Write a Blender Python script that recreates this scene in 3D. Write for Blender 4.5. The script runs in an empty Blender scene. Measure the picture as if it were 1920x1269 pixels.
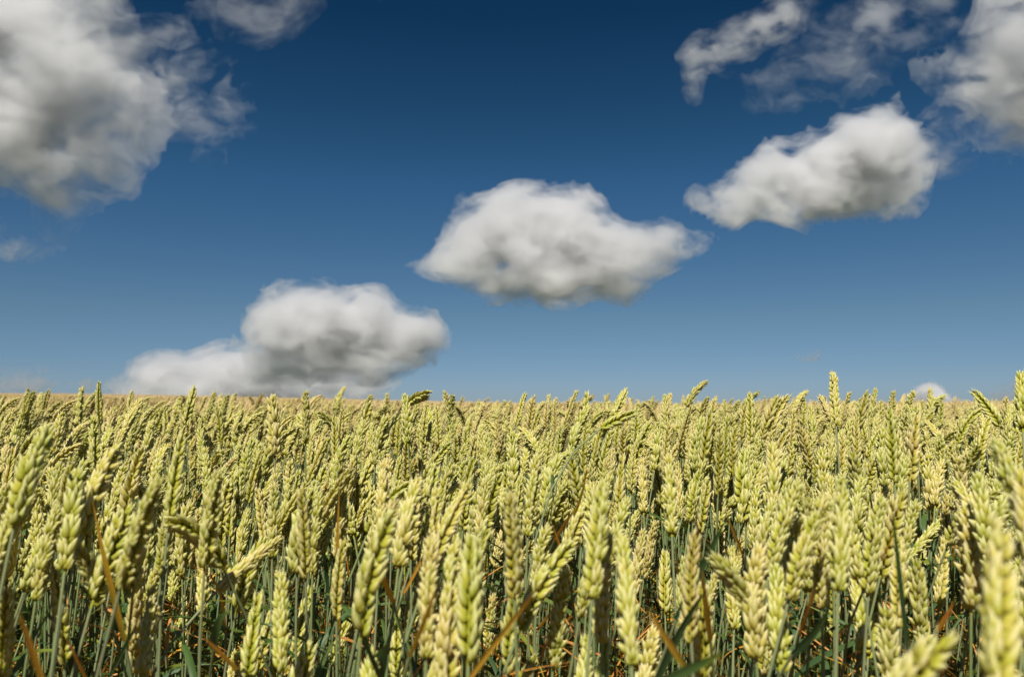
import bpy, math, random
import numpy as np
from mathutils import Vector, Matrix, Euler

S = bpy.context.scene
COL = S.collection
rad = math.radians

# ---------------------------------------------------------------- camera
FPX, CX, CY, HZ = 1493.0, 960.0, 634.5, 764.0      # focal length, centre and eye-level line in photograph pixels
CAM_Z = 0.86
PITCH = math.atan((HZ - CY) / FPX)
cd = bpy.data.cameras.new('camera')
cam = bpy.data.objects.new('camera', cd); COL.objects.link(cam)
cam.location = (0, 0, CAM_Z); cam.rotation_euler = (rad(90) + PITCH, 0, 0)
cd.sensor_width = 36.0; cd.lens = FPX / 1920 * 36
cd.clip_start = 0.02; cd.clip_end = 60000
cd.dof.use_dof = True; cd.dof.focus_distance = 1.25; cd.dof.aperture_fstop = 7.5
S.camera = cam
CAM = np.array([0, 0, CAM_Z])
def ray(px, py):
    """world direction (with depth along the lens axis = 1) through a pixel of the photograph"""
    x, z = (px - CX) / FPX, (CY - py) / FPX
    c, s = math.cos(PITCH), math.sin(PITCH)
    return np.array([x, c - z * s, s + z * c])
def project(P):
    d = np.asarray(P, float) - CAM
    c, s = math.cos(PITCH), math.sin(PITCH)
    dep = d[..., 1] * c + d[..., 2] * s
    up = -d[..., 1] * s + d[..., 2] * c
    return CX + FPX * d[..., 0] / dep, CY - FPX * up / dep, dep

# ---------------------------------------------------------------- light
SUN_EL, SUN_AZ = 53.0, 193.0          # azimuth clockwise from +Y (the view): behind the camera, to the left
se, sa = rad(SUN_EL), rad(SUN_AZ)
SUN = Vector((math.sin(sa) * math.cos(se), math.cos(sa) * math.cos(se), math.sin(se)))
sd = bpy.data.lights.new('sun', 'SUN'); sd.energy = 5.0; sd.angle = rad(0.55); sd.color = (1.0, 0.95, 0.86)
so = bpy.data.objects.new('sun', sd); COL.objects.link(so)
so.rotation_euler = SUN.to_track_quat('Z', 'Y').to_euler()

W = bpy.data.worlds.new('World'); S.world = W; W.use_nodes = True
wt = W.node_tree; wt.nodes.clear()
def N(t, kind, **kw):
    n = t.nodes.new(kind)
    for k, v in kw.items(): setattr(n, k, v)
    return n
sky = N(wt, 'ShaderNodeTexSky', sky_type='NISHITA', sun_disc=False)
sky.sun_elevation = se; sky.sun_rotation = sa; sky.altitude = 0
sky.air_density = 1.0; sky.dust_density = 0.0; sky.ozone_density = 6
# the deep blue of a polarised summer sky: the filter takes more of the red and green higher in view than near the horizon; overhead, out of view, lifted to add fill light
tc = N(wt, 'ShaderNodeTexCoord'); sp = N(wt, 'ShaderNodeSeparateXYZ'); rp = N(wt, 'ShaderNodeValToRGB')
wt.links.new(tc.outputs['Generated'], sp.inputs[0]); wt.links.new(sp.outputs['Z'], rp.inputs[0])
SKYRAMP = [(0.0, (.42, .55, .80)), (.024, (.455, .585, .835)), (.111, (.475, .58, .64)), (.27, (.27, .50, .60)), (.349, (.167, .39, .47)), (.454, (.074, .264, .356)), (.56, (.10, .28, .38)), (.74, (1, 1, 1))]
cr = rp.color_ramp
while len(cr.elements) < len(SKYRAMP): cr.elements.new(0.5)
for el, (p, c) in zip(cr.elements, SKYRAMP): el.position = p
for el, (p, c) in zip(cr.elements, SKYRAMP): el.color = (*c, 1)
mu = N(wt, 'ShaderNodeMix', data_type='RGBA', blend_type='MULTIPLY'); mu.inputs[0].default_value = 1
bg = N(wt, 'ShaderNodeBackground'); bg.inputs[1].default_value = 0.0512
wo = N(wt, 'ShaderNodeOutputWorld')
wt.links.new(sky.outputs[0], mu.inputs[6]); wt.links.new(rp.outputs[0], mu.inputs[7])
wt.links.new(mu.outputs[2], bg.inputs[0]); wt.links.new(bg.outputs[0], wo.inputs[0])

vs = S.view_settings; vs.view_transform = 'Standard'; vs.look = 'None'; vs.exposure = 0.55; vs.gamma = 1.0
S.render.engine = 'CYCLES'
cy = S.cycles
cy.use_denoising = True; cy.max_bounces = 14; cy.diffuse_bounces = 3; cy.glossy_bounces = 2
cy.transmission_bounces = 4; cy.transparent_max_bounces = 24; cy.volume_bounces = 12
cy.caustics_reflective = False; cy.caustics_refractive = False; cy.sample_clamp_indirect = 8.0

# ---------------------------------------------------------------- helpers
def mat(name):
    m = bpy.data.materials.new(name); m.use_nodes = True; m.node_tree.nodes.clear()
    return m, m.node_tree
def mesh_from(name, V, F, smooth=True, uniform=None):
    """numpy vertices and faces (uniform: all quads or all tris array) -> mesh"""
    me = bpy.data.meshes.new(name)
    V = np.asarray(V, np.float32); F = np.asarray(F, np.int32)
    k = F.shape[1]
    me.vertices.add(len(V)); me.vertices.foreach_set('co', V.ravel())
    me.loops.add(F.size); me.loops.foreach_set('vertex_index', F.ravel())
    me.polygons.add(len(F)); me.polygons.foreach_set('loop_start', np.arange(0, F.size, k, dtype=np.int32))
    if smooth: me.polygons.foreach_set('use_smooth', np.ones(len(F), bool))
    me.update(calc_edges=True)
    return me
def link(name, me, parent=None, material=None):
    o = bpy.data.objects.new(name, me); COL.objects.link(o)
    if material is not None: me.materials.append(material)
    if parent is not None: o.parent = parent
    return o
def tag(o, label=None, cat=None, group=None, kind=None):
    for k, v in (('label', label), ('category', cat), ('group', group), ('kind', kind)):
        if v is not None: o[k] = v
    return o
def smoothstep(a, b, x):
    t = np.clip((x - a) / (b - a), 0, 1); return t * t * (3 - 2 * t)
# ---------------------------------------------------------------- clouds
import openvdb as vdb
def lattice(rng, P):
    """smooth value noise of points P (n,3), about -1..1"""
    I = np.floor(P).astype(np.int64); f = P - I; f = f * f * f * (f * (f * 6 - 15) + 10)
    seed = int(rng)
    def h(a, b, c):
        n = (a * 73856093) ^ (b * 19349663) ^ (c * 83492791) ^ seed
        n = (n ^ (n >> 13)) * 1274126177 & 0xffffffff
        n = (n ^ (n >> 15)) * 2246822519 & 0xffffffff
        return ((n ^ (n >> 13)) & 0xffff) / 32767.5 - 1
    x, y, z = I[..., 0], I[..., 1], I[..., 2]; u, v, w = f[..., 0], f[..., 1], f[..., 2]
    def L(a, b, t): return a + (b - a) * t
    return L(L(L(h(x, y, z), h(x + 1, y, z), u), L(h(x, y + 1, z), h(x + 1, y + 1, z), u), v),
             L(L(h(x, y, z + 1), h(x + 1, y, z + 1), u), L(h(x, y + 1, z + 1), h(x + 1, y + 1, z + 1), u), v), w)
def volume_mat(name, sigma, g=0.4, col=(.93, .93, .93), wisp=None, skin=0.0):
    m, t = mat(name)
    v = N(t, 'ShaderNodeVolumePrincipled'); v.inputs['Color'].default_value = (*col, 1); v.inputs['Absorption Color'].default_value = (0, 0, 0, 1)
    v.inputs['Density'].default_value = sigma; v.inputs['Anisotropy'].default_value = g
    o = N(t, 'ShaderNodeOutputMaterial'); t.links.new(v.outputs[0], o.inputs['Volume'])
    if skin:                                      # nearly clear diffuse surface, added so the dense volume also has a surface
        tp = N(t, 'ShaderNodeBsdfTransparent'); df = N(t, 'ShaderNodeBsdfDiffuse'); df.inputs[0].default_value = (.3, .3, .31, 1)
        mx = N(t, 'ShaderNodeMixShader'); mx.inputs[0].default_value = skin
        t.links.new(tp.outputs[0], mx.inputs[1]); t.links.new(df.outputs[0], mx.inputs[2]); t.links.new(mx.outputs[0], o.inputs['Surface'])
    if wisp:                                      # (metres per pixel, wavelength, tilt, threshold)
        s, lam, tilt, th = wisp
        tc = N(t, 'ShaderNodeTexCoord'); mp = N(t, 'ShaderNodeMapping')
        k = 1 / (s * lam); mp.inputs['Scale'].default_value = (k * 0.6, k, k); mp.inputs['Rotation'].default_value = (0, tilt, 0)
        ns = N(t, 'ShaderNodeTexNoise'); ns.inputs['Scale'].default_value = 1; ns.inputs['Detail'].default_value = 5
        ns.inputs['Roughness'].default_value = 0.62; ns.inputs['Distortion'].default_value = 0.5
        mr = N(t, 'ShaderNodeMapRange'); mr.inputs[1].default_value = th; mr.inputs[2].default_value = th + 0.20; mr.inputs[4].default_value = sigma
        t.links.new(tc.outputs['Object'], mp.inputs[0]); t.links.new(mp.outputs[0], ns.inputs[0])
        t.links.new(ns.outputs[0], mr.inputs[0]); t.links.new(mr.outputs[0], v.inputs['Density'])
        m.cycles.volume_step_rate = STEP
    return m
STEP = 0.6
def iso(F, origin, vox, level):
    g = vdb.FloatGrid(-50.0); g.copyFromArray(F.astype(np.float32))
    g.transform = vdb.createLinearTransform(1.0)
    pts, quads = g.convertToQuads(level)
    return pts * vox + origin, quads[:, ::-1]
def cloud(label, base_px, dist, blobs, vox=3.0, amp=0.26, lam=70.0, seed=1, stretch=1.0, layers=((-10, 40.), (0, 34.), (13, 30.), (30, 20.)), fine=1.0, dz=0.5, gain=1.0, wisp=.43, nw=2, alb=.905, wl=38.0, tilt=0.0, flat=None, erode=0.0):
    """blobs: (x, y, rx, ry[, depth offset]) in photograph pixels at distance dist; everything is built in metres out there"""
    B = np.array([(b[0], b[1], b[2], b[3], (b[4] if len(b) > 4 else 0), (b[5] if len(b) > 5 else dz * (b[2] + b[3]))) for b in blobs], float)
    pad = 90
    x0, x1 = (B[:, 0] - B[:, 2]).min() - pad, (B[:, 0] + B[:, 2]).max() + pad
    y0, y1 = (B[:, 1] - B[:, 3]).min() - pad, (B[:, 1] + B[:, 3]).max() + pad
    z0, z1 = (B[:, 4] - B[:, 5]).min() - pad, (B[:, 4] + B[:, 5]).max() + pad
    X, Y, Z = np.meshgrid(np.arange(x0, x1, vox), np.arange(y0, y1, vox), np.arange(z0, z1, vox), indexing='ij')
    Fm = np.full(X.shape, -1e3)
    for b in B:
        q = np.sqrt(((X - b[0]) / b[2]) ** 2 + ((Y - b[1]) / b[3]) ** 2 + ((Z - b[4]) / b[5]) ** 2)
        f = (1 - q) * min(b[2], b[3], b[5])
        k = 10.0
        m = np.maximum(Fm, f); Fm = m + k * np.log1p(np.exp(-np.abs(Fm - f) / k)) * 0.8
    near = Fm > -60
    P = np.stack([X[near], Y[near], Z[near]], -1)
    if tilt:
        c, s = math.cos(tilt), math.sin(tilt)
        P = np.stack([(P[:, 0] * c + P[:, 1] * s) / stretch, -P[:, 0] * s + P[:, 1] * c, P[:, 2]], -1)
    warp = np.stack([lattice(seed * 7 + i, P / 60.0) for i in range(3)], -1)
    P = P + warp * 12
    n = np.zeros(len(P)); l = lam; a = lam * amp * gain; smooth = Fm.copy(); half = Fm.copy()
    while l > 2.2 * vox:
        r = lattice(seed * 101 + int(l), P / l)
        n += a * ((0.5 - np.abs(r)) * 1.1 if l < lam * 0.7 else r)
        if l > 0.6 * lam: smooth[near] += n - erode
        if l > 0.3 * lam: half[near] = Fm[near] + n - erode
        l *= 0.5; a *= 0.58 * fine
    Fm[near] += n - erode
    if flat is not None:                      # a soft flat base
        Fm = np.minimum(Fm, (flat + 6 * np.sin(X / 40.0 + seed) - Y) * 0.8 + 4)
    for A in (Fm, half, smooth):
        A[:1] = A[-1:] = A[:, :1] = A[:, -1:] = -50; A[:, :, :1] = A[:, :, -1:] = -50
    s = dist / FPX
    cx, cyy = B[:, 0].mean(), B[:, 1].mean()
    R0 = ray(cx, cyy); ctr = CAM + R0 * dist
    zax = R0 / np.linalg.norm(R0); xax = np.array([1., 0, 0]); yax = np.cross(zax, xax); yax /= np.linalg.norm(yax)   # up
    xax = np.cross(yax, zax); xax /= np.linalg.norm(xax)
    # exact lens frame, so that the outline keeps its place
    c, sn = math.cos(PITCH), math.sin(PITCH)
    right, fwd, up = np.array([1., 0, 0]), np.array([0, c, sn]), np.array([0, -sn, c])
    e = bpy.data.objects.new('cloud', None); COL.objects.link(e)
    e.location = ctr; e.empty_display_size = 100
    tag(e, label, 'cloud')
    def build(name, level, material, A):
        p, q = iso(A, np.array([x0, y0, z0]), vox, level)
        if len(q) < 20: return
        dep = dist + p[:, 2] * s
        w = CAM + (right[None] * ((p[:, 0] - CX) / FPX)[:, None] + up[None] * ((CY - p[:, 1]) / FPX)[:, None] + fwd[None]) * dep[:, None]
        # drop crumbs by nothing: every island is a real scrap of the cloud
        o = link(name, mesh_from(name, w - ctr, q), e, material)
        return o
    for k, (lv, mfp) in enumerate(layers):
        build(('veil', 'fringe', 'body', 'heart')[k], lv, volume_mat('cloud volume', 1 / (mfp * s), col=(alb, alb * .999, alb * 1.002), wisp=(s, wl, tilt, wisp) if k < nw else None, skin=.02 if k == 2 else 0), (Fm, Fm, half, smooth)[k])
    return e

THINL = ((-12, 110.), (-3, 90.), (6, 60.))
cloud('white cumulus with grey base floating alone over the middle of the field', 0, 5600,
      [(960,440,100,85),(1060,445,100,85),(900,470,70,62),(850,500,45,25),(1120,490,85,75),(1180,470,70,60),(1225,478,50,44),(1285,470,42,17),(1010,515,115,58),(1150,520,60,48),(1045,388,52,40),(930,398,58,42),(880,440,50,50),(810,503,36,12),(1310,463,28,10)], seed=3, erode=8)
cloud('domed white cumulus with grey underside low in the sky left of centre', 0, 9000,
      [(530,610,75,78),(600,620,90,88),(680,620,85,75),(750,630,75,60),(470,600,25,38),(640,670,120,42),(800,635,42,32),(440,640,18,14),(560,690,80,28)], seed=5, erode=9, layers=((-10, 40.), (0, 34.), (13, 28.), (30, 22.)))
cloud('low pale cloud bank sitting on the wheat skyline at left', 0, 14000,
      [(300,715,48,38),(350,705,60,38),(410,695,60,34),(460,700,60,36),(530,720,80,30),(620,725,50,14),(390,740,140,30)], seed=8, amp=.25)
cloud('slanting white cumulus with ragged left end at upper right', 0, 3900,
      [(1685,245,52,52),(1640,280,90,75),(1570,310,90,75),(1500,330,85,65),(1440,350,75,50),(1400,375,60,42),(1350,365,38,15),(1480,260,35,26),(1480,385,75,32),(1620,360,90,40),(1690,310,48,62),(1510,400,30,24)], seed=12, tilt=.5, erode=13, gain=1.35)
cloud('huge grey and white cumulus filling the top left corner', 0, 2400,
      [(0,50,210,160),(50,180,195,145),(-80,200,200,190),(130,70,100,120),(185,245,92,88),(220,300,62,45),(30,300,90,60),(90,350,55,40),(130,375,26,22),(120,-60,100,110)], seed=15, vox=4.0, lam=110, dz=.3, layers=((-14, 80.), (4, 60.), (22, 45.), (44, 20.)), nw=4, wl=80, alb=.87, erode=6)
cloud('tall grey cloud cut off by the right edge of the picture', 0, 3000,
      [(1900,100,90,130),(1950,60,100,160),(1840,140,65,65),(1930,210,85,80),(1870,250,55,40),(1990,150,100,140),(1790,130,35,20)], seed=18, tilt=.6, dz=.35, layers=((-10, 80.), (4, 60.), (18, 45.), (34, 20.)), nw=4, wl=60, alb=.85, erode=4)
cloud('small curved streak of thin cloud near the top right', 0, 3000,
      [(1468,24,32,24),(1434,46,38,20),(1394,68,34,16),(1357,90,32,14),(1322,110,24,13),(1299,136,9,24)], seed=21, dz=.4, gain=.9, nw=3, wisp=.45, alb=.8, layers=((-12, 85.), (-3, 60.), (5, 45.)), tilt=.6, lam=36, wl=26)
cloud('broad torn wisp of thin cloud in the top right sky', 0, 2800,
      [(1610,15,50,34),(1575,55,60,34),(1535,98,48,28),(1560,135,42,18),(1515,165,40,18),(1650,60,52,32),(1690,25,60,22),(1750,6,50,14),(1435,146,36,9),(1468,190,22,9)], seed=24, dz=.2, gain=1.2, nw=3, wisp=.47, wl=42, alb=.9, layers=((-12,230.),(-3,170.),(6,120.)), tilt=.7, lam=55, erode=5)
cloud('thin torn fringe of cloud trailing right of the big corner cloud', 0, 2500,
      [(275,85,70,42),(310,140,62,55),(340,200,55,48),(350,240,50,26),(265,160,50,70)], seed=27, dz=.22, gain=1.1, nw=3, wisp=.46, wl=44, alb=.9, layers=((-14,150.),(-4,120.),(6,90.)), lam=55, erode=3)
cloud('faint mauve wisp of cloud at the top edge left of centre', 0, 2600,
      [(440,10,80,45),(500,30,60,30),(450,55,40,24),(550,10,50,30),(720,-5,14,10)], seed=30, dz=.3, gain=.8, nw=3, wisp=.45, alb=.8, layers=((-12,330.),(-3,240.),(6,170.)), lam=55, erode=4)
cloud('veil of thin cloud between the slanting cumulus and the right edge', 0, 3400,
      [(1750,250,40,40),(1790,200,40,60),(1800,270,50,30),(1760,310,30,22),(1830,300,30,20)], seed=33, dz=.3, gain=.8, nw=3, wisp=.48, alb=.8, layers=((0,150.),(8,100.),(16,70.)), lam=45, erode=2)
cloud('tiny white puff rising over the skyline at far right', 0, 20000,
      [(1745,738,26,20),(1760,745,24,14),(1730,748,22,12)], seed=36, vox=2.0, lam=30, alb=.93, layers=((0,20.),(3,14.),(6,9.)))
cloud('small faint scrap of cloud at the left edge in mid sky', 0, 5000,
      [(20,465,50,14),(68,472,18,12),(0,440,16,18)], seed=39, vox=2.5, lam=34, dz=.3, gain=.8, nw=3, wisp=.5, alb=.8, layers=((-4,120.),(2,90.),(7,60.)))
cloud('tiny grey smudge of cloud alone above the skyline at right', 0, 9000,
      [(1528,669,20,8),(1512,670,12,5)], seed=42, vox=2.0, lam=20, dz=.3, gain=.8, nw=3, wisp=.45, alb=.8, layers=((0,50.),(2,40.),(4,30.)))
cloud('faint grey scraps of cloud just above the skyline at far left', 0, 9000,
      [(12,692,18,8),(80,695,22,10),(60,722,45,10),(155,676,16,7),(160,722,30,10),(0,724,20,12)], seed=45, vox=2.2, lam=24, dz=.3, gain=.8, nw=3, wisp=.45, alb=.8, layers=((0,90.),(3,60.),(6,50.)))
cloud('dim grey cloud scrap low against the right edge', 0, 12000,
      [(1905,728,26,18),(1870,742,30,8)], seed=48, vox=2.2, lam=24, dz=.3, gain=.8, nw=3, wisp=.45, alb=.8, layers=((0,70.),(3,50.),(6,40.)))
# ---------------------------------------------------------------- wheat: meshes
R = np.random.RandomState
class Geo:
    """quads with a length parameter, a random number and a material index"""
    def __init__(s): s.V, s.F, s.T, s.K, s.M, s.n = [], [], [], [], [], 0
    def add(s, V, F, T, k, m):
        s.V.append(V); s.F.append(F + s.n); s.T.append(np.broadcast_to(T, (len(V),)).astype(np.float32))
        s.K.append(np.broadcast_to(k, (len(V),)).astype(np.float32)); s.M.append(np.full(len(F), m, np.int32)); s.n += len(V)
    def merge(s, o, off=(0, 0, 0), rot=None, mshift=0):
        V = np.concatenate(o.V)
        if rot is not None: V = V @ np.array(rot).T
        s.add(V + np.array(off), np.concatenate(o.F), np.concatenate(o.T), np.concatenate(o.K), 0)
        s.M[-1] = np.concatenate(o.M) + mshift
    def mesh(s, name, mats, origin=(0, 0, 0)):
        me = mesh_from(name, np.concatenate(s.V) - np.array(origin), np.concatenate(s.F))
        for nm, arr in (('t', s.T), ('k', s.K)):
            a = me.attributes.new(nm, 'FLOAT', 'POINT'); a.data.foreach_set('value', np.concatenate(arr))
        for m in mats: me.materials.append(m)
        if len(mats) > 1: me.polygons.foreach_set('material_index', np.concatenate(s.M))
        return me
def rings(nr, ns, close=True):
    i, j = np.meshgrid(np.arange(nr - 1), np.arange(ns if close else ns - 1), indexing='ij')
    a = i * ns + j; b = i * ns + (j + 1) % ns
    return np.stack([a, b, b + ns, a + ns], -1).reshape(-1, 4)
def floret(base, ax, side, length, wid, thk, rng, nr=7, ns=7, beak=0.16):
    """a pointed boat-shaped husk from base along ax; side = its broad direction"""
    t = np.linspace(0, 1, nr)
    prof = np.sin(np.pi * np.clip(t ** 0.64, 0, 1)) ** 0.80 * (1 - 0.30 * t) * 1.13
    prof[0] = 0.35; prof[-1] = 0.02
    a = np.linspace(0, 2 * np.pi, ns, endpoint=False)
    nrm = np.cross(side, ax)
    cen = base + ax * (t * length)[:, None] + nrm * (np.sin(t * np.pi) * 0.06 * length - beak * length * 0.5 * t ** 3)[:, None]
    keel = 1 + 0.22 * (np.cos(a) > 0.9)
    V = cen[:, None] + side * (np.sin(a) * wid)[None, :, None] * prof[:, None, None] + nrm * (np.cos(a) * thk * keel)[None, :, None] * prof[:, None, None]
    return V.reshape(-1, 3), rings(nr, ns), np.repeat(t, ns)
def unit(v): v = np.asarray(v, float); return v / np.linalg.norm(v)
def make_ear(seed, L=0.085, bend=0.2, lod=0, spin=0.0):
    """an ear standing on the origin along +Z, nodding towards +X by `bend` radians; spin turns its two rows"""
    rng = R(seed); g = Geo()
    n = int(round(L / rng.uniform(.0040, .0047))) if lod < 2 else 9
    nr, ns = ((8, 7), (5, 5), (4, 4))[lod]
    slack = rng.uniform(.85, 1.25)
    for i in range(n):
        f = (i + 0.5) / n
        z = f * (L - 0.011) + 0.001
        s = 1 if i % 2 else -1
        size = (0.66 + 0.5 * math.sin(math.pi * min(1, f * 0.84 + 0.18))) * rng.uniform(.86, 1.12)
        if lod < 2 and rng.rand() < .04: size *= .7
        tilt = 0.05 if i == n - 1 else (0.44 - 0.18 * f) * rng.uniform(.75, 1.25) * slack
        yaw = rng.normal(0, .16)
        ax0 = unit([s * math.sin(tilt), math.sin(yaw) * .5, math.cos(tilt)])
        out = unit([s * math.cos(tilt), yaw * .3, -math.sin(tilt)])
        b = np.array([s * 0.0012, 0, z])
        kk = rng.rand()
        if lod == 2:
            V, F, T = floret(b, ax0, np.array([0, 1., 0]), 0.0150 * size, 0.0056 * size, 0.0040 * size, rng, nr, ns); g.add(V, F, T, kk, 0); continue
        # two husks low at the sides, two grains above them, a small one on top
        fans = ((-0.66, .0090, .0025, .0000), (0.66, .0090, .0025, .0), (-0.36, .0117, .0028, .0010), (0.36, .0117, .0030, .0010), (0.0, .0108, .0026, .0026), (0.0, .0088, .0028, -.0006)) if lod == 0 else ((-0.55, .0112, .0029, 0), (0.55, .0112, .0029, 0), (0, .0124, .0030, .0016))
        for q, (fa, ln, wd, up) in enumerate(fans):
            fa2 = fa * rng.uniform(.7, 1.35) + rng.normal(0, .07)
            ax = unit(ax0 * math.cos(fa2) + np.array([0, 1, 0]) * math.sin(fa2) + out * (rng.uniform(-.14, .26) + (.12 if q < 2 else 0)))
            bb = b + np.array([0, math.sin(fa2) * 0.0030, 0]) + ax0 * up * size
            sd = unit(np.cross(ax, out))
            roll = rng.normal(0, .35); sd = unit(sd * math.cos(roll) + np.cross(ax, sd) * math.sin(roll))
            V, F, T = floret(bb, ax, sd, ln * size * rng.uniform(.88, 1.14), wd * size, wd * size * .80, rng, nr, ns, beak=rng.uniform(-.1, .35))
            g.add(V, F, T, min(1, max(0, kk + rng.uniform(-.3, .3))), 0)
            if lod == 0 and (rng.rand() < (.75 if f > .5 else .3)):      # short awn
                tip = V[-1]; d = unit(ax + out * rng.uniform(-.1, .3)); al = rng.uniform(.0012, .0026 + .004 * f * f)
                p = np.array([tip - d * .0012, tip + d * al])
                V2 = np.concatenate([p[0] + np.array([[.00026, 0, 0], [-.00014, .00022, 0], [-.00014, -.00022, 0]]), p[1] + np.array([[.00003, 0, 0], [-.00002, .00003, 0], [-.00002, -.00003, 0]])])
                g.add(V2, rings(2, 3), 1.0, kk, 0)
    zz = np.linspace(0, L - .008, 6); a = np.linspace(0, 2 * np.pi, 5, endpoint=False)      # rachis
    V = np.stack([np.outer(np.ones(6), np.cos(a)) * .0013, np.outer(np.ones(6), np.sin(a)) * .0013, np.outer(zz, np.ones(5))], -1).reshape(-1, 3)
    g.add(V, rings(6, 5), 0.1, .5, 0)
    V = np.concatenate(g.V) * np.array([.87, .87, 1.0]); c, sn = math.cos(spin), math.sin(spin)
    V = np.stack([V[:, 0] * c - V[:, 1] * sn, V[:, 0] * sn + V[:, 1] * c, V[:, 2]], -1)
    z = V[:, 2]; u = np.clip(z / L, -.05, 1.3); th = bend * np.abs(u) ** 1.5 * np.sign(u)
    zs = np.linspace(-.1, 1.4, 400); ths = bend * np.abs(zs) ** 1.5 * np.sign(zs)
    cx = np.cumsum(np.sin(ths)) * L * (zs[1] - zs[0]); cz = np.cumsum(np.cos(ths)) * L * (zs[1] - zs[0])
    i0 = np.argmin(abs(zs)); cx -= cx[i0]; cz -= cz[i0]
    X = np.interp(u, zs, cx) + V[:, 0] * np.cos(th); Z = np.interp(u, zs, cz) - V[:, 0] * np.sin(th)
    V = np.stack([X, V[:, 1], Z], -1)
    g2 = Geo(); g2.add(V, np.concatenate(g.F), np.concatenate(g.T), np.concatenate(g.K), 0)
    g2.tip = np.array([np.interp(1, zs, cx), 0, np.interp(1, zs, cz)])
    return g2
def tube(path, radii, ns, g, m, k=.5, t=None):
    P = np.asarray(path, float); T = np.gradient(P, axis=0); T /= np.linalg.norm(T, axis=1)[:, None]
    ref = np.array([0.13, 1, 0.07]); Nn = np.cross(T, ref); Nn /= np.linalg.norm(Nn, axis=1)[:, None]; Bn = np.cross(T, Nn)
    a = np.linspace(0, 2 * np.pi, ns, endpoint=False); r = np.asarray(radii)[:, None, None]
    V = P[:, None] + r * (Nn[:, None] * np.cos(a)[None, :, None] + Bn[:, None] * np.sin(a)[None, :, None])
    tt = np.linspace(0, 1, len(P)) if t is None else t
    g.add(V.reshape(-1, 3), rings(len(P), ns), np.repeat(tt, ns), k, m)
def blade(path, width, g, m, k=.5, twist=0.0, face=(0, -1, 0), fold=.28, t0=0.0):
    """a leaf blade along path: a folded strip that narrows to its tip"""
    P = np.asarray(path, float); n = len(P); T = np.gradient(P, axis=0); T /= np.linalg.norm(T, axis=1)[:, None]
    f = np.asarray(face, float); S0 = np.cross(T, f); S0 /= np.linalg.norm(S0, axis=1)[:, None] + 1e-9; N0 = np.cross(S0, T)
    u = np.linspace(0, 1, n); w = width * 0.5 * np.clip((1 - u ** 2.2) * (0.62 + 1.1 * u * (1 - u)) * 1.12, .02, None)
    an = twist * u; S = S0 * np.cos(an)[:, None] + N0 * np.sin(an)[:, None]; Nn = np.cross(S, T)
    rows = []
    for j, q in enumerate((-1, -.5, 0, .5, 1)):
        rows.append(P + S * (w * q)[:, None] + Nn * (w * fold * abs(q))[:, None])
    V = np.stack(rows, 1).reshape(-1, 3)
    g.add(V, rings(n, 5, False), np.repeat(t0 + (1 - t0) * u, 5), k, m)
def bez(p0, p1, p2, p3, n):
    t = np.linspace(0, 1, n)[:, None]
    return (1 - t) ** 3 * p0 + 3 * (1 - t) ** 2 * t * p1 + 3 * (1 - t) * t * t * p2 + t ** 3 * p3
def stem_path(foot, top, updir, n=12, bow=0.0):
    foot, top = np.asarray(foot, float), np.asarray(top, float); h = np.linalg.norm(top - foot)
    side = np.array([math.cos(bow * 50), math.sin(bow * 50), 0]) * bow
    return bez(foot, foot + np.array([0, 0, h * .4]) + side, top - unit(updir) * h * .3, top, n)
def stem_geo(path, g, m, ns=6, r=.00145):
    n = len(path); u = np.linspace(0, 1, n)
    tube(path, r * (1.25 - .45 * u), ns, g, m, .5, u)
def random_leaf(rng, p0, g, m, dead, L=None):
    az = rng.uniform(0, 2 * np.pi); L = L or rng.uniform(.10, .20)
    d = np.array([math.cos(az), math.sin(az), 0]); up = rng.uniform(.5, 1.3); droop = rng.uniform(-.35, .55) if not dead else rng.uniform(-.6, .7)
    p = bez(p0, p0 + (d * .25 + np.array([0, 0, up])) * L * .35, p0 + (d * .65 + np.array([0, 0, up * .7])) * L * .7, p0 + (d * 1.0 + np.array([0, 0, up * .7 - droop])) * L * .85, 14)
    blade(p, rng.uniform(.004, .0105) if not dead else rng.uniform(.0022, .0055), g, m, rng.rand(), twist=rng.uniform(-1.6, 1.6), face=(d[0], d[1], .2))

# ---------------------------------------------------------------- wheat: materials
def plant_mat(name, build, trans=.25, rough=.5, spec=.3):
    m, t = mat(name)
    col = build(t)
    p = N(t, 'ShaderNodeBsdfPrincipled'); p.inputs['Roughness'].default_value = rough; p.inputs['Specular IOR Level'].default_value = spec
    tl = N(t, 'ShaderNodeBsdfTranslucent'); mx = N(t, 'ShaderNodeMixShader'); mx.inputs[0].default_value = trans
    o = N(t, 'ShaderNodeOutputMaterial')
    t.links.new(col, p.inputs['Base Color']); t.links.new(col, tl.inputs[0])
    t.links.new(p.outputs[0], mx.inputs[1]); t.links.new(tl.outputs[0], mx.inputs[2]); t.links.new(mx.outputs[0], o.inputs[0])
    return m
def attr(t, n): a = N(t, 'ShaderNodeAttribute'); a.attribute_name = n; return a.outputs['Fac']
def math_(t, op, a, b=0.0, clamp=False):
    n = N(t, 'ShaderNodeMath', operation=op, use_clamp=clamp)
    for i, v in enumerate((a, b)):
        if isinstance(v, (int, float)): n.inputs[i].default_value = v
        else: t.links.new(v, n.inputs[i])
    return n.outputs[0]
def mixc(t, f, a, b):
    n = N(t, 'ShaderNodeMix', data_type='RGBA')
    for i, v in ((0, f), (6, a), (7, b)):
        if isinstance(v, tuple): n.inputs[i].default_value = (*v, 1)
        elif isinstance(v, (int, float)): n.inputs[i].default_value = v
        else: t.links.new(v, n.inputs[i])
    return n.outputs[2]
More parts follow.
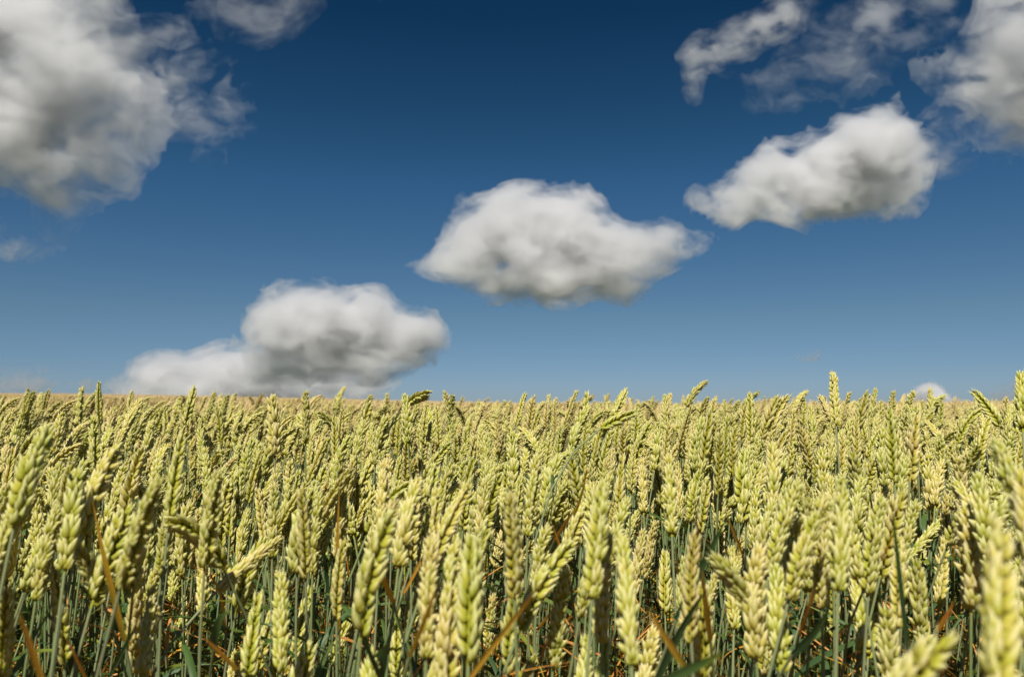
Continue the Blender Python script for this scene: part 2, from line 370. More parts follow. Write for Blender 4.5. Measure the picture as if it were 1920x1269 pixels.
def ramp(t, f, stops):
    n = N(t, 'ShaderNodeValToRGB'); c = n.color_ramp
    while len(c.elements) < len(stops): c.elements.new(.5)
    for e, (p, q) in zip(c.elements, stops): e.position = p
    for e, (p, q) in zip(c.elements, stops): e.color = (*q, 1)
    t.links.new(f, n.inputs[0]); return n.outputs[0]
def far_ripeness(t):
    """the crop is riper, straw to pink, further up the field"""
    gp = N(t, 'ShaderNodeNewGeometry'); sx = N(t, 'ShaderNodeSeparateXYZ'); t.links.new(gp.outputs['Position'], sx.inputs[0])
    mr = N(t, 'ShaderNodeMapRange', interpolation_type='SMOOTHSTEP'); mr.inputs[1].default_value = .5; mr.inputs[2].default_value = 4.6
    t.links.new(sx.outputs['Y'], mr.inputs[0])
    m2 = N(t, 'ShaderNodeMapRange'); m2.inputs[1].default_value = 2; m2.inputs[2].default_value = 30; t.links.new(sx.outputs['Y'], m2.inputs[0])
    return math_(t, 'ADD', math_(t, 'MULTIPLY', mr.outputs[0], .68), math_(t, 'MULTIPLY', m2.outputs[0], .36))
def ear_col(t):
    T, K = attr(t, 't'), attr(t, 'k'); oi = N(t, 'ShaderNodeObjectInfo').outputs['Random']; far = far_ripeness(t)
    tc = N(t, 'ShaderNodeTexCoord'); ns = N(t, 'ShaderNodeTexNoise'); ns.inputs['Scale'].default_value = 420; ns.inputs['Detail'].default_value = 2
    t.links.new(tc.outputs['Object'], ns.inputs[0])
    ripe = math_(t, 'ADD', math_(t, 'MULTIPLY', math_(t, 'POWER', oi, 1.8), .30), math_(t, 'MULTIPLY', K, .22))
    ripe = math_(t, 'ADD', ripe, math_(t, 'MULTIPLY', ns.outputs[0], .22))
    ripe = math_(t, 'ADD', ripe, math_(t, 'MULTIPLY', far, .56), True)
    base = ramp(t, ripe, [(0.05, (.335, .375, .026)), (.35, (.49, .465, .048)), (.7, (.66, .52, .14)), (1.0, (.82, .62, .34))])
    tipc = ramp(t, ripe, [(0.0, (.69, .70, .29)), (.5, (.80, .72, .36)), (1.0, (.88, .71, .48))])
    f = N(t, 'ShaderNodeMapRange', interpolation_type='SMOOTHSTEP'); f.inputs[1].default_value = .30; f.inputs[2].default_value = .95; t.links.new(T, f.inputs[0])
    sn_ = N(t, 'ShaderNodeTexNoise'); sn_.inputs['Scale'].default_value = 900; sn_.inputs['Detail'].default_value = 1; t.links.new(tc.outputs['Object'], sn_.inputs[0])
    sp_ = N(t, 'ShaderNodeMapRange'); sp_.inputs[1].default_value = .66; sp_.inputs[2].default_value = .74; sp_.inputs[4].default_value = .6; t.links.new(sn_.outputs[0], sp_.inputs[0])
    return mixc(t, sp_.outputs[0], mixc(t, f.outputs[0], base, tipc), (.30, .17, .06))       # brown specks
def stem_col(t):
    T = attr(t, 't'); oi = N(t, 'ShaderNodeObjectInfo').outputs['Random']
    a = ramp(t, T, [(0.0, (.22, .15, .06)), (.25, (.15, .16, .07)), (.5, (.125, .17, .06)), (.9, (.16, .22, .085)), (1.0, (.24, .29, .10))])
    b = ramp(t, T, [(0.0, (.20, .15, .07)), (.3, (.17, .16, .07)), (1.0, (.22, .245, .12))])
    return mixc(t, oi, a, b)
def leaf_col(t):
    T, K = attr(t, 't'), attr(t, 'k'); oi = N(t, 'ShaderNodeObjectInfo').outputs['Random']
    tc = N(t, 'ShaderNodeTexCoord'); ns = N(t, 'ShaderNodeTexNoise'); ns.inputs['Scale'].default_value = 60; t.links.new(tc.outputs['Object'], ns.inputs[0])
    x = math_(t, 'ADD', math_(t, 'MULTIPLY', T, .55), math_(t, 'MULTIPLY', math_(t, 'SUBTRACT', K, .5), .5))
    x = math_(t, 'ADD', x, math_(t, 'MULTIPLY', math_(t, 'SUBTRACT', ns.outputs[0], .5), .25), True)
    return ramp(t, x, [(0.0, (.05, .10, .035)), (.35, (.085, .15, .03)), (.55, (.26, .29, .03)), (.72, (.50, .28, .025)), (1.0, (.42, .17, .03))])
def dead_col(t):
    T, K = attr(t, 't'), attr(t, 'k')
    tc = N(t, 'ShaderNodeTexCoord'); ns = N(t, 'ShaderNodeTexNoise'); ns.inputs['Scale'].default_value = 45; t.links.new(tc.outputs['Object'], ns.inputs[0])
    x = math_(t, 'ADD', math_(t, 'MULTIPLY', K, .6), math_(t, 'MULTIPLY', ns.outputs[0], .5), True)
    return ramp(t, x, [(0.0, (.36, .36, .03)), (.28, (.66, .40, .04)), (.6, (.66, .28, .04)), (.85, (.55, .28, .12)), (1.0, (.60, .42, .24))])
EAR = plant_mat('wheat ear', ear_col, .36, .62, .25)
STEM = plant_mat('wheat stem', stem_col, .12, .5, .3)
LEAF = plant_mat('wheat leaf', leaf_col, .38, .45, .35)
DEAD = plant_mat('dry leaf', dead_col, .38, .6, .2)

# ---------------------------------------------------------------- terrain
def ground_z(x, y):
    """almost flat; beyond a few metres the field climbs a little towards the left, to a low crest 55 m away"""
    x, y = np.asarray(x, float), np.asarray(y, float)
    a = x / np.maximum(y, 4.0)
    slope = 0.0028 + 0.0165 * smoothstep(.25, -.68, a) + 0.005 * smoothstep(.3, .66, a)
    return slope * (np.clip(y, 4, 55) - 4) - 0.05 * np.clip(y - 55, 0, 150)
GX, GY = np.meshgrid(np.concatenate([-np.geomspace(30000, 3, 40), np.linspace(-2.5, 2.5, 11), np.geomspace(3, 30000, 40)]),
                     np.concatenate([-np.geomspace(30000, 1, 24), np.linspace(-.5, 10, 36), np.geomspace(10.5, 70, 30), np.geomspace(75, 30000, 24)]), indexing='ij')
gz = ground_z(GX, GY)
nx, ny = GX.shape
ii, jj = np.meshgrid(np.arange(nx - 1), np.arange(ny - 1), indexing='ij'); q0 = ii * ny + jj
gq = np.stack([q0, q0 + ny, q0 + ny + 1, q0 + 1], -1).reshape(-1, 4)
m, t = mat('soil')
tc = N(t, 'ShaderNodeTexCoord'); n1 = N(t, 'ShaderNodeTexNoise'); n1.inputs['Scale'].default_value = 26; n1.inputs['Detail'].default_value = 8
t.links.new(tc.outputs['Object'], n1.inputs[0])
near_c = ramp(t, n1.outputs[0], [(.3, (.035, .022, .013)), (.5, (.09, .05, .028)), (.62, (.26, .11, .045)), (.75, (.36, .19, .09))])
gp = N(t, 'ShaderNodeNewGeometry'); ln = N(t, 'ShaderNodeVectorMath', operation='LENGTH'); t.links.new(gp.outputs['Position'], ln.inputs[0])
mr = N(t, 'ShaderNodeMapRange'); mr.inputs[1].default_value = 120; mr.inputs[2].default_value = 600; t.links.new(ln.outputs['Value'], mr.inputs[0])
gc = mixc(t, mr.outputs[0], near_c, (.085, .095, .06))
p = N(t, 'ShaderNodeBsdfPrincipled'); p.inputs['Roughness'].default_value = .95; p.inputs['Specular IOR Level'].default_value = .1
bp = N(t, 'ShaderNodeBump'); bp.inputs['Strength'].default_value = .6; bp.inputs['Distance'].default_value = .01; t.links.new(n1.outputs[0], bp.inputs['Height'])
o = N(t, 'ShaderNodeOutputMaterial'); t.links.new(gc, p.inputs['Base Color']); t.links.new(bp.outputs[0], p.inputs['Normal']); t.links.new(p.outputs[0], o.inputs[0])
tag(link('ground', mesh_from('ground', np.stack([GX.ravel(), GY.ravel(), gz.ravel()], -1), gq), None, m), kind='structure')

# ---------------------------------------------------------------- the stalks that can be told apart
EARS_HI = []
er = R(4)
for v in range(24):
    L = .070 + .0055 * ((v * 3) % 6)
    bend = (.12, .3, .5, .22, .8, .16)[v % 6] * (1.4 if v == 16 else 1)
    g = make_ear(100 + v, L, bend, 0, er.uniform(0, 3.14)); EARS_HI.append((g, g.mesh('ear', [EAR]), L))
STRAIGHT = [i for i in range(24) if i % 6 in (0, 3, 5)]; MIDB = [i for i in range(24) if i % 6 in (1, 2)]; NODB = [i for i in range(24) if i % 6 == 4]

# (tip x, tip y, base x, base y [, distance]) in photograph pixels; the distance follows from an ear length of 8 to 9 cm
HERO = [(108,788,25,992),(234,826,150,1006),(174,771,176,894),(272,740,219,836),(187,708,187,775,1.55),(212,756,204,840),(345,806,315,987),(383,831,388,940),
(308,880,224,1108),(458,987,411,1080),(538,1003,402,1112),(386,1012,378,1160),(93,1052,121,1248),(15,1085,4,1292),(290,1088,267,1275),(325,1025,322,1135),(345,1110,339,1222),
(487,1100,460,1300),(150,865,121,1075),(527,1057,525,1266),(588,1090,548,1242),(561,902,573,1088),(677,1125,619,1250),(742,1120,742,1290),(798,879,747,1066),(893,894,800,1078),
(888,989,878,1249),(722,851,712,1018),(656,940,661,1068),(605,1000,621,1092),(510,730,515,856),(573,725,573,835),(626,771,629,875),(598,829,543,905),(757,730,765,838),
(809,735,765,757,1.25),(833,727,843,800),(727,733,705,785,1.9),(846,811,805,875),(709,836,669,930),(697,788,694,870),(914,806,873,892),(988,734,968,800,1.6),(1027,748,1026,820),
(1101,730,1096,815,1.4),(1177,725,1148,785,1.6),(1247,733,1250,815),(1300,753,1273,846),(1331,739,1303,795,1.6),(1194,773,1126,803,1.05),(1111,758,1068,862),(1058,846,1018,972),
(1136,887,1109,1127),(1169,844,1159,972),(1202,851,1207,967),(1252,841,1260,1010),(1323,856,1293,980),(1023,821,983,918),(1426,856,1388,985),(1227,786,1200,845,1.4),
(1162,989,1184,1253),(1235,969,1207,1088),(1247,1025,1247,1152),(1088,1009,1036,1088,.62),(1010,1090,966,1220),(1101,1176,1091,1320,.6),(1139,1183,1124,1330,.58),(1320,1042,1440,1192,.60),
(1373,1012,1376,1182),(955,905,965,1127),(1875,965,1872,1340,.30),(1775,997,1760,1143),(1712,1037,1732,1216),(1788,957,1702,1052),(1647,1073,1627,1238),(1601,1055,1621,1228),
(1581,877,1571,1112),(1455,1042,1463,1264),(1558,920,1478,1127),(1803,1166,1700,1300,.36),(1561,690,1568,800,1.1),(1914,690,1918,812,1.0),(1813,728,1853,775,1.3),(1717,728,1692,785,1.5),
(1677,728,1664,780,1.9),(1465,735,1435,805,1.35),(1508,743,1494,800,1.8),(1596,730,1582,790,1.7),(1533,735,1555,785,1.6),(1493,788,1520,880),(1455,791,1494,870),(1604,748,1624,830),
(1667,753,1677,909),(1720,763,1706,904),(1755,768,1730,845),(1581,806,1575,925),(1450,821,1450,974),(1742,841,1742,960),(1889,740,1867,790,1.7),(1853,811,1925,1000,.5),
(1780,890,1846,1000,.7),(1778,740,1775,800,1.7),(71,730,48,785,1.6),(60,763,48,840),(373,778,380,880),(368,718,350,785,1.5),(1830,870,1850,1030,.62),(1915,860,1935,1060,.45),
(60,905,70,1040),(700,1210,690,1340,.55),(1660,1120,1668,1270,.6),(30,830,8,940),(440,880,430,1010),(480,905,498,1035),(960,800,962,920),(1352,800,1346,930)]
# dry and green leaf blades that stand out: (tip, middle, foot) pixels, distance, width in mm, tone 0 dark green .. 1 orange brown
BLADES = [((172,930),(200,1062),(234,1200),.62,7,.70),((33,1138),(58,1210),(90,1300),.42,7,.78),((267,1146),(238,1205),(203,1272),.60,5,.45),((637,905),(633,1040),(636,1180),.75,6,.72),
((697,1002),(712,1065),(738,1130),.62,7,.86),((828,952),(800,1030),(757,1112),.72,5,.85),((823,1085),(800,1150),(768,1230),.50,5,.74),((667,1163),(690,1215),(722,1290),.55,6,.35),
((1028,1078),(960,1163),(880,1272),.46,5,.75),((1212,1136),(1248,1195),(1292,1262),.45,6,.72),((1361,1221),(1310,1245),(1225,1285),.38,8,.52),((1365,965),(1325,1045),(1268,1160),.62,9,.12),
((1330,1100),(1282,1170),(1225,1290),.52,9,.12),((1358,954),(1372,990),(1392,1040),.80,6,.9),((1316,1060),(1322,1125),(1332,1200),.60,7,.76),((1078,954),(1062,978),(1040,1012),.80,5,.88),
((1303,925),(1307,985),(1316,1050),.85,3,.95),((1682,982),(1660,1030),(1630,1078),.66,6,.93),((1672,940),(1684,1060),(1704,1240),.52,6,.22),((1558,1128),(1530,1180),(1486,1226),.50,8,.10),
((1790,1123),(1776,1150),(1757,1182),.50,5,.96),((1526,1095),(1516,1135),(1498,1190),.62,4,.96),((1099,872),(1092,920),(1070,980),.85,5,.7),((378,1191),(408,1218),(445,1255),.56,5,.84),
((434,1146),(412,1165),(401,1215),.62,13,.42),((1629,914),(1636,955),(1652,1010),.80,6,.4),((828,1065),(842,1115),(858,1175),.58,8,.15),((733,1205),(712,1235),(702,1290),.60,22,.08),
((120,1190),(140,1225),(170,1290),.55,4,.9),((1035,980),(1045,1010),(1058,1050),.8,4,.9),((1265,1000),(1272,1080),(1284,1160),.8,3,.9),((1560,1010),(1555,1100),(1545,1200),.75,3,.6)]
def at(px, py, d): return CAM + ray(px, py) * d
EXTRA = []
plants = []            # dicts: base, dir, tip, foot, variant, hero
pr = R(11)
for h in HERO:
    ln = math.hypot(h[0] - h[2], h[1] - h[3])
    d = h[4] if len(h) > 4 else 0.088 * FPX / ln * .99
    L = .088; want = L * FPX / d
    bp_ = (h[2], h[3])
    if len(h) > 4 and ln < .8 * want and abs(h[2] - h[0]) < 1.2 * abs(h[3] - h[1]):      # the rest of this ear is hidden: carry it on
        bp_ = (h[0] + (h[2] - h[0]) * want / ln, h[1] + (h[3] - h[1]) * want / ln)
    b = at(*bp_, d)
    c = ray(h[0], h[1])
    # the tip lies on its pixel's ray, an ear's length from the base
    A, Bq, Cq = c @ c, c @ (CAM - b), (CAM - b) @ (CAM - b) - L * L
    disc = Bq * Bq - A * Cq
    if disc > 0:
        sgn = 1 if pr.rand() < .8 else -1
        q = (-Bq + sgn * math.sqrt(disc)) / A
    else: q = -Bq / A
    tip = CAM + c * q
    plants.append(dict(base=b, tip=tip, hero=True))
hero_px = np.array([[h[0], h[1], h[2], h[3]] for h in HERO], float)

# the rest of the near stalks: scattered as a drilled crop is, denser away from the lens
def scatter(n, y0, y1, rng):
    y = np.sqrt(rng.uniform(y0 * y0, y1 * y1, n)); x = rng.uniform(-1, 1, n) * (0.70 * y + 0.45)
    return x, y
def hgt_noise(x, y):
    P = np.stack([x * 2.3, y * 2.3, np.zeros_like(x)], -1)
    return lattice(5, P) * .018 + lattice(9, P * .35) * .012
Y1 = 14.0; dens = 560.0
area = sum(2 * (0.70 * y + .45) * .01 for y in np.arange(.0, Y1, .01))
n = int(area * dens)
x, y = [], []
yy = np.arange(0.0, Y1, .01); wdt = 2 * (.70 * yy + .45); cum = np.cumsum(wdt); cum /= cum[-1]
y = np.interp(pr.rand(n), cum, yy); x = pr.uniform(-1, 1, n) * (.70 * y + .45)
keep = (y > .56) | ((pr.rand(n) < .5) & (np.abs(x) > .42 * np.maximum(y, .2) + .32))
keep &= pr.rand(n) < (.62 + .38 * smoothstep(.5, 1.3, y))
keep &= pr.rand(n) < 1 - .5 * smoothstep(4, 9, y)
x, y = x[keep], y[keep]; n = len(x)
tipz = CAM_Z - .042 + hgt_noise(x, y) + np.clip(pr.normal(0, .034, n), -.12, .072) - (pr.rand(n) < .34) * pr.uniform(.02, .17, n)
near = y < 1.1
tipz[near] = np.minimum(tipz[near], CAM_Z - .045 - .05 * pr.rand(near.sum()))
tipz += .010 * smoothstep(1.4, 2.5, y) + ((pr.rand(n) < .04) & (y > 1.5) & (y < 7)) * pr.uniform(.01, .035, n)
tipz += ground_z(x, y)
wind = np.clip(pr.normal(.30, .55, n), -2.5, 2.5)                       # azimuth of the lean, about the right-hand side
lean = np.abs(pr.normal(.0, .20, n)) + .08
kindv = pr.rand(n)
for i in range(n):
    el = .088; le = lean[i] + (.45 if kindv[i] > .965 else 0)
    az = wind[i] if pr.rand() < .78 else pr.uniform(0, 6.28)
    dv = np.array([math.cos(az) * math.sin(le), math.sin(az) * math.sin(le), math.cos(le)])
    tip = np.array([x[i], y[i], tipz[i]])
    plants.append(dict(base=tip - dv * el, tip=tip, hero=False))
NP = len(plants)
Bs = np.array([p['base'] for p in plants]); Ts = np.array([p['tip'] for p in plants]); isH = np.array([p['hero'] for p in plants])
bx, by, bd = project(Bs); tx, ty, td = project(Ts)
# a scattered ear must not cover a picked one that stands behind it
drop = np.zeros(NP, bool)
HB, HT, HD = np.stack([bx, by], -1)[isH], np.stack([tx, ty], -1)[isH], bd[isH]
for i in np.where(~isH & (bd < 2.0))[0]:
    cnt = 0
    for f in (0.1, .5, .9):
        pxy = np.array([bx[i] + (tx[i] - bx[i]) * f, by[i] + (ty[i] - by[i]) * f])
        v = HT - HB; w = pxy - HB; s_ = np.clip((w * v).sum(1) / (v * v).sum(1), 0, 1)
        dist = np.hypot(*(HB + v * s_[:, None] - pxy).T)
        wid = .009 * FPX / HD + .007 * FPX / bd[i]
        if np.any((dist < wid * .7) & (HD > bd[i] + .0)): cnt += 1
    if cnt >= 2: drop[i] = True
okp = ~drop
# how much of each ear the picture shows: a small depth buffer of discs
BW, BH = 640, 423; zb = np.full((BH, BW), 1e9); ib = np.full((BH, BW), -1)
cand = np.where(okp & (bd > .1) & (bd < 5))[0]
sc = BW / 1920.0
for i in cand:
    if max(bx[i], tx[i]) < -30 or min(bx[i], tx[i]) > 1950 or min(by[i], ty[i]) > 1300: continue
    r = .0075 * FPX / bd[i] * sc
    for f in np.linspace(0, 1, 7):
        cx_, cy_ = (bx[i] + (tx[i] - bx[i]) * f) * sc, (by[i] + (ty[i] - by[i]) * f) * sc
        x0, x1, y0, y1 = int(max(0, cx_ - r)), int(min(BW, cx_ + r + 1)), int(max(0, cy_ - r)), int(min(BH, cy_ + r + 1))
        if x0 >= x1 or y0 >= y1: continue
        sub = zb[y0:y1, x0:x1]; mk = sub > bd[i]
        sub[mk] = bd[i]; ib[y0:y1, x0:x1][mk] = i
vis = np.bincount(ib[ib >= 0].ravel(), minlength=NP)
vis2 = vis.astype(float)
order = np.argsort(-vis2)
single = [i for i in order if okp[i]][:300]
single_set = set(single)
print('near plants', NP, 'dropped', drop.sum(), 'heroes seen', sum(1 for i in single if isH[i]), 'smallest px', vis[single[-1]])

def frame_to(d, spin):
    """rotation taking +Z to d, with the ear's nod plane turned by spin"""
    z = Vector(d).normalized(); q = Vector((0, 0, 1)).rotation_difference(z)
    return q.to_matrix() @ Matrix.Rotation(spin, 3, 'Z')
leaf_meshes = []
for v in range(12):
    g = Geo(); rr = R(300 + v); dead = v % 3 == 0
    random_leaf(rr, np.zeros(3), g, 0, dead); leaf_meshes.append(g.mesh('leaf', [DEAD if dead else LEAF]))
WORDS_ACROSS = ['at the left edge', 'near the left edge', 'in the left quarter', 'left of centre', 'just left of centre', 'just right of centre', 'right of centre', 'in the right quarter', 'near the right edge', 'at the right edge']
used_labels = set()
def pct(v, n): return int(round(100 * min(max(v, 0), n) / n))
for cnt, i in enumerate(single):
    b, tp = Bs[i], Ts[i]; d = unit(tp - b); rng = R(1000 + int(i))
    side = math.degrees(math.atan2(tx[i] - bx[i], by[i] - ty[i]))
    L = np.linalg.norm(tp - b)
    lowlean = math.degrees(math.acos(max(-1, min(1, d[2]))))
    if isH[i]: v = rng.choice(STRAIGHT if lowlean < 22 else STRAIGHT + MIDB)
    else: v = rng.choice(STRAIGHT + MIDB) if lowlean < 30 else rng.choice(MIDB + NODB)
    g, me, Lv = EARS_HI[v]
    # the chord of the nodding ear goes from base to tip
    ch = g.tip; spin_to = 0.0
    hd = math.atan2(d[1], d[0]) if lowlean > 4 else rng.uniform(-1, 1)
    Mz = Matrix.Rotation(hd, 3, 'Z')                     # nod towards the lean
    c0 = Vector(Mz @ Vector(ch)).normalized()
    rotm = c0.rotation_difference(Vector(d)).to_matrix() @ Mz
    if isH[i] and lowlean < 15: rotm = rotm @ Matrix.Rotation(0, 3, 'Z')
    scl = L / np.linalg.norm(ch)
    if not isH[i]: scl *= rng.uniform(.86, 1.1)
    fat = .84 if isH[i] else .86
    updir = np.array(rotm @ Vector((0, 0, 1)))
    fx, fy = b[0] - updir[0] * .14 + rng.normal(0, .04), b[1] - updir[1] * .14 + abs(rng.normal(0, .03))
    foot = np.array([fx, fy, float(ground_z(fx, fy)) - .01])
    e = bpy.data.objects.new('wheat_stalk', None); COL.objects.link(e); e.location = foot; e.empty_display_size = .05
    eo = bpy.data.objects.new('ear', me); COL.objects.link(eo); eo.parent = e
    eo.matrix_local = Matrix.Translation(Vector(b - foot)) @ rotm.to_4x4() @ Matrix.Diagonal((scl * fat, scl * fat, scl, 1))
    gs = Geo(); path = stem_path(foot, b + updir * .002, updir, 12, rng.uniform(-.02, .02)); stem_geo(path, gs, 0)
    link('stem', gs.mesh('stem', [STEM], foot), e)
    for q in range(rng.choice([1, 2, 3])):
        k = rng.randint(5, 10); lo = bpy.data.objects.new('leaf', leaf_meshes[rng.randint(12)]); COL.objects.link(lo); lo.parent = e
        lo.location = Vector(path[k] - foot); lo.rotation_euler = (0, 0, rng.uniform(0, 6.28)); s_ = rng.uniform(.7, 1.1); lo.scale = (s_, s_, s_)
    # describe it by its own look, then by where its tip is in the picture
    dd = bd[i]
    size = 'huge blurred' if dd < .4 else 'large' if dd < .62 else 'medium' if dd < 1.0 else 'small' if dd < 1.6 else 'tiny'
    lean_w = ('upright' if abs(side) < 7 else 'slightly right leaning' if 7 <= side < 20 else 'slightly left leaning' if -20 < side <= -7 else
              'right leaning' if 20 <= side < 50 else 'left leaning' if -50 < side <= -20 else 'right pointing' if side > 0 else 'left pointing')
    ax_, ay_ = pct(tx[i], 1920), pct(ty[i], 1269)
    sky_ = ' against the sky' if ty[i] < 745 else ''
    lab = f'{size} {lean_w} wheat ear{sky_}, tip {ax_}% across, {ay_}% down the picture'
    if lab in used_labels: lab = f'{size} {lean_w} wheat ear{sky_}, tip {100*tx[i]/1920:.1f}% across, {100*ty[i]/1269:.1f}% down the picture'
    used_labels.add(lab)
    tag(e, lab, 'wheat', 'ears of wheat standing in the near part of the field')
    plants[i]['done'] = True

# single leaf shoots
for k, (p0, p1, p2, d, wmm, tone) in enumerate(BLADES):
    a, b_, c_ = at(*p2, d * 1.04), at(*p1, d), at(*p0, d * .97)
    foot = np.array([a[0], a[1] + .01, float(ground_z(a[0], a[1])) - .01])
    e = bpy.data.objects.new('wheat_shoot', None); COL.objects.link(e); e.location = foot; e.empty_display_size = .05
    gs = Geo(); stem_geo(stem_path(foot, a, unit(b_ - a), 10, .008), gs, 0); link('stem', gs.mesh('stem', [STEM], foot), e)
    ctrl = 2 * b_ - .5 * (a + c_); u = np.linspace(0, 1, 16)[:, None]
    path = (1 - u) ** 2 * a + 2 * u * (1 - u) * ctrl + u * u * c_
    gl = Geo(); rr = R(k + 70)
    dead = tone > .6
    blade(path, wmm / 1000 * (.74 if dead else .7), gl, 0, tone if not dead else (tone - .6) * 2.2, twist=rr.uniform(-.7, .7), face=(rr.uniform(-.5, .5), -1, .3))
    if dead: gl.K = [np.clip((tone - .62) * 2.0 + .0 * gl.T[0], 0, 1).astype(np.float32) - (1 - gl.T[0]) * .25]
    link('leaf', gl.mesh('leaf', [DEAD if dead else LEAF], foot), e)
    col_w = 'dark green' if tone < .2 else 'green' if tone < .4 else 'yellow green' if tone < .6 else 'orange' if tone < .8 else 'rusty orange' if tone < .94 else 'tan'
    sh = 'broad' if wmm > 10 else 'narrow' if wmm < 5 else 'long' if math.dist(p0, p2) > 180 else 'curved'
    dr = 'slanting right' if p0[0] - p2[0] > 25 else 'slanting left' if p0[0] - p2[0] < -25 else 'upright'
    tag(e, f'{sh} {col_w} leaf {dr} between the ears, tip {pct(p0[0],1920)}% across, {pct(p0[1],1269)}% down the picture', 'wheat leaf', 'single leaf blades standing among the ears')

# ---------------------------------------------------------------- the rest of the crop, one mass
protos = bpy.data.collections.new('wheat crop sources')
def proto(g, name, mats):
    o_ = bpy.data.objects.new(name, g.mesh(name, mats)); protos.objects.link(o_); return o_
MATS = [EAR, STEM, LEAF, DEAD]
H0 = .70         # height of the ear's foot on the model stalk
NHI, NMID, NFAR = 22, 10, 6
tips = []
for v in range(NHI + NMID):
    hi = v < NHI; rr = R(500 + v); g = Geo()
    bend = (.15, .35, .25, .6, .2, .9, .3, .45)[v % 8]
    e_ = make_ear(600 + v, .070 + .005 * ((v * 3) % 6), bend, 0 if hi else 1, rr.uniform(0, 3.14))
    le = (.08, .18, .05, .25, .12, .4, .1, .2)[v % 8]
    c_, s_ = math.cos(le), math.sin(le); rot = [[c_, 0, s_], [0, 1, 0], [-s_, 0, c_]]
    g.merge(e_, (0, 0, H0), rot)
    tips.append(np.array(rot) @ e_.tip + np.array([0, 0, H0]))
    path = stem_path((-.05 * le * 4 + rr.normal(0, .05), rr.normal(0, .05), -.25), (0, 0, H0 + .002), (s_, 0, c_), 12 if hi else 8, rr.uniform(-.02, .02)); stem_geo(path, g, 1, 6 if hi else 4)
    nk = len(path)
    for q in range(8 if hi else 3):
        dead = q % 5 in (0, 2); f = rr.uniform(.35, .66) if dead and q else rr.uniform(.45, .84); random_leaf(rr, path[int(f * nk)], g, 3 if dead else 2, dead)
    proto(g, 'wheat_source', MATS)
# far patches: a square metre-sized tuft of small stalks
FS = 1.0
for v in range(NFAR):
    rr = R(900 + v); g = Geo()
    lows = [make_ear(950 + q, .082, (.2, .5, .3, .8)[q], 2, q) for q in range(4)]
    for q in range(360):
        px_, py_ = rr.uniform(-FS / 2, FS / 2, 2); hz = H0 + rr.normal(0, .03) - (rr.rand() < .2) * rr.uniform(0, .1)
        az, le = rr.normal(.3, .7), abs(rr.normal(0, .22)) + .06
        M_ = np.array(Matrix.Rotation(az, 3, 'Z') @ Matrix.Rotation(le, 3, 'Y'))
        g.merge(lows[rr.randint(4)], (px_, py_, hz), M_)
        if q % 2 == 0: tube([(px_, py_, hz - .3), (px_, py_, hz + .002)], [.0016, .0014], 3, g, 1)
    proto(g, 'wheat_source', MATS)
pts, rots, scs, ids = [], [], [], []
cr_ = R(77)
for i in range(NP):
    if drop[i] or i in single_set: continue
    tp, b = Ts[i], Bs[i]; d = tp - b
    v = cr_.randint(NHI) if bd[i] < 3.2 else NHI + cr_.randint(NMID)
    az = math.atan2(d[1], d[0]) + cr_.normal(0, .4)
    T_ = tips[v]; c_, s_ = math.cos(az), math.sin(az)
    off = np.array([T_[0] * c_ - T_[1] * s_, T_[0] * s_ + T_[1] * c_, T_[2]])
    pts.append(tp - off); rots.append((0, 0, az)); scs.append(1.0); ids.append(v)
nn = len(pts)
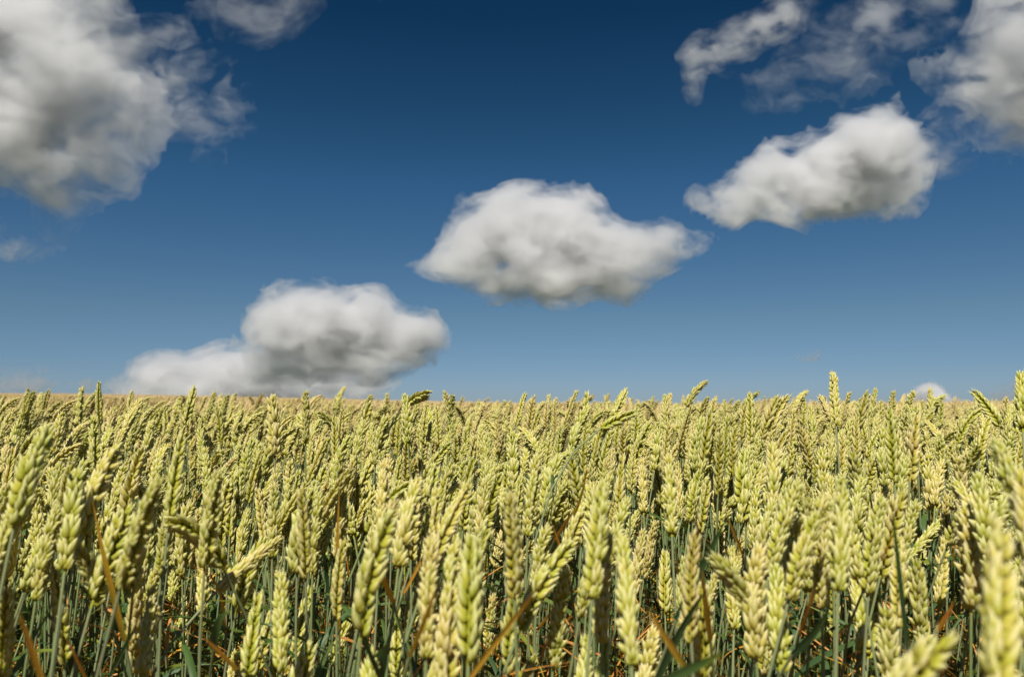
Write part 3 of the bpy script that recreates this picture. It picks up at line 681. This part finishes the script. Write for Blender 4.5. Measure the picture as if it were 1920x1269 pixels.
# patches beyond
Y = Y1 + .3
py_ = Y
while py_ < 62:
    half = .72 * py_ + 1.0
    for px_ in np.arange(-half, half, .93):
        jx, jy = px_ + cr_.uniform(-.2, .2), py_ + cr_.uniform(-.2, .2)
        z = float(ground_z(jx, jy)) + CAM_Z - .042 - H0 - .072 + float(hgt_noise(np.array([jx]), np.array([jy]))[0])
        if py_ < 12: z -= .0
        pts.append((jx, jy, z)); rots.append((0, 0, cr_.choice([0, .25, -.25]))); scs.append(1.0); ids.append(NHI + NMID + cr_.randint(NFAR))
    py_ += .9
print('crop instances', len(pts), 'near', nn)
cm = bpy.data.meshes.new('wheat_crop'); cm.vertices.add(len(pts)); cm.vertices.foreach_set('co', np.array(pts, np.float32).ravel())
a = cm.attributes.new('rot', 'FLOAT_VECTOR', 'POINT'); a.data.foreach_set('vector', np.array(rots, np.float32).ravel())
a = cm.attributes.new('vid', 'INT', 'POINT'); a.data.foreach_set('value', np.array(ids, np.int32))
crop = bpy.data.objects.new('wheat_crop', cm); COL.objects.link(crop)
tag(crop, kind='stuff', label='yellow green wheat crop covering the whole field up to the skyline', cat='wheat crop')
ng = bpy.data.node_groups.new('crop', 'GeometryNodeTree')
ng.interface.new_socket('Geometry', in_out='INPUT', socket_type='NodeSocketGeometry'); ng.interface.new_socket('Geometry', in_out='OUTPUT', socket_type='NodeSocketGeometry')
gi, go = ng.nodes.new('NodeGroupInput'), ng.nodes.new('NodeGroupOutput')
ci = ng.nodes.new('GeometryNodeCollectionInfo'); ci.inputs['Collection'].default_value = protos; ci.inputs['Separate Children'].default_value = True; ci.inputs['Reset Children'].default_value = True
ip = ng.nodes.new('GeometryNodeInstanceOnPoints'); ip.inputs['Pick Instance'].default_value = True
na = ng.nodes.new('GeometryNodeInputNamedAttribute'); na.data_type = 'INT'; na.inputs['Name'].default_value = 'vid'
nb = ng.nodes.new('GeometryNodeInputNamedAttribute'); nb.data_type = 'FLOAT_VECTOR'; nb.inputs['Name'].default_value = 'rot'
er_ = ng.nodes.new('FunctionNodeEulerToRotation')
ng.links.new(gi.outputs[0], ip.inputs['Points']); ng.links.new(ci.outputs[0], ip.inputs['Instance'])
ng.links.new(na.outputs[0], ip.inputs['Instance Index']); ng.links.new(nb.outputs[0], er_.inputs[0]); ng.links.new(er_.outputs[0], ip.inputs['Rotation'])
ng.links.new(ip.outputs[0], go.inputs[0])
md = crop.modifiers.new('crop', 'NODES'); md.node_group = ng
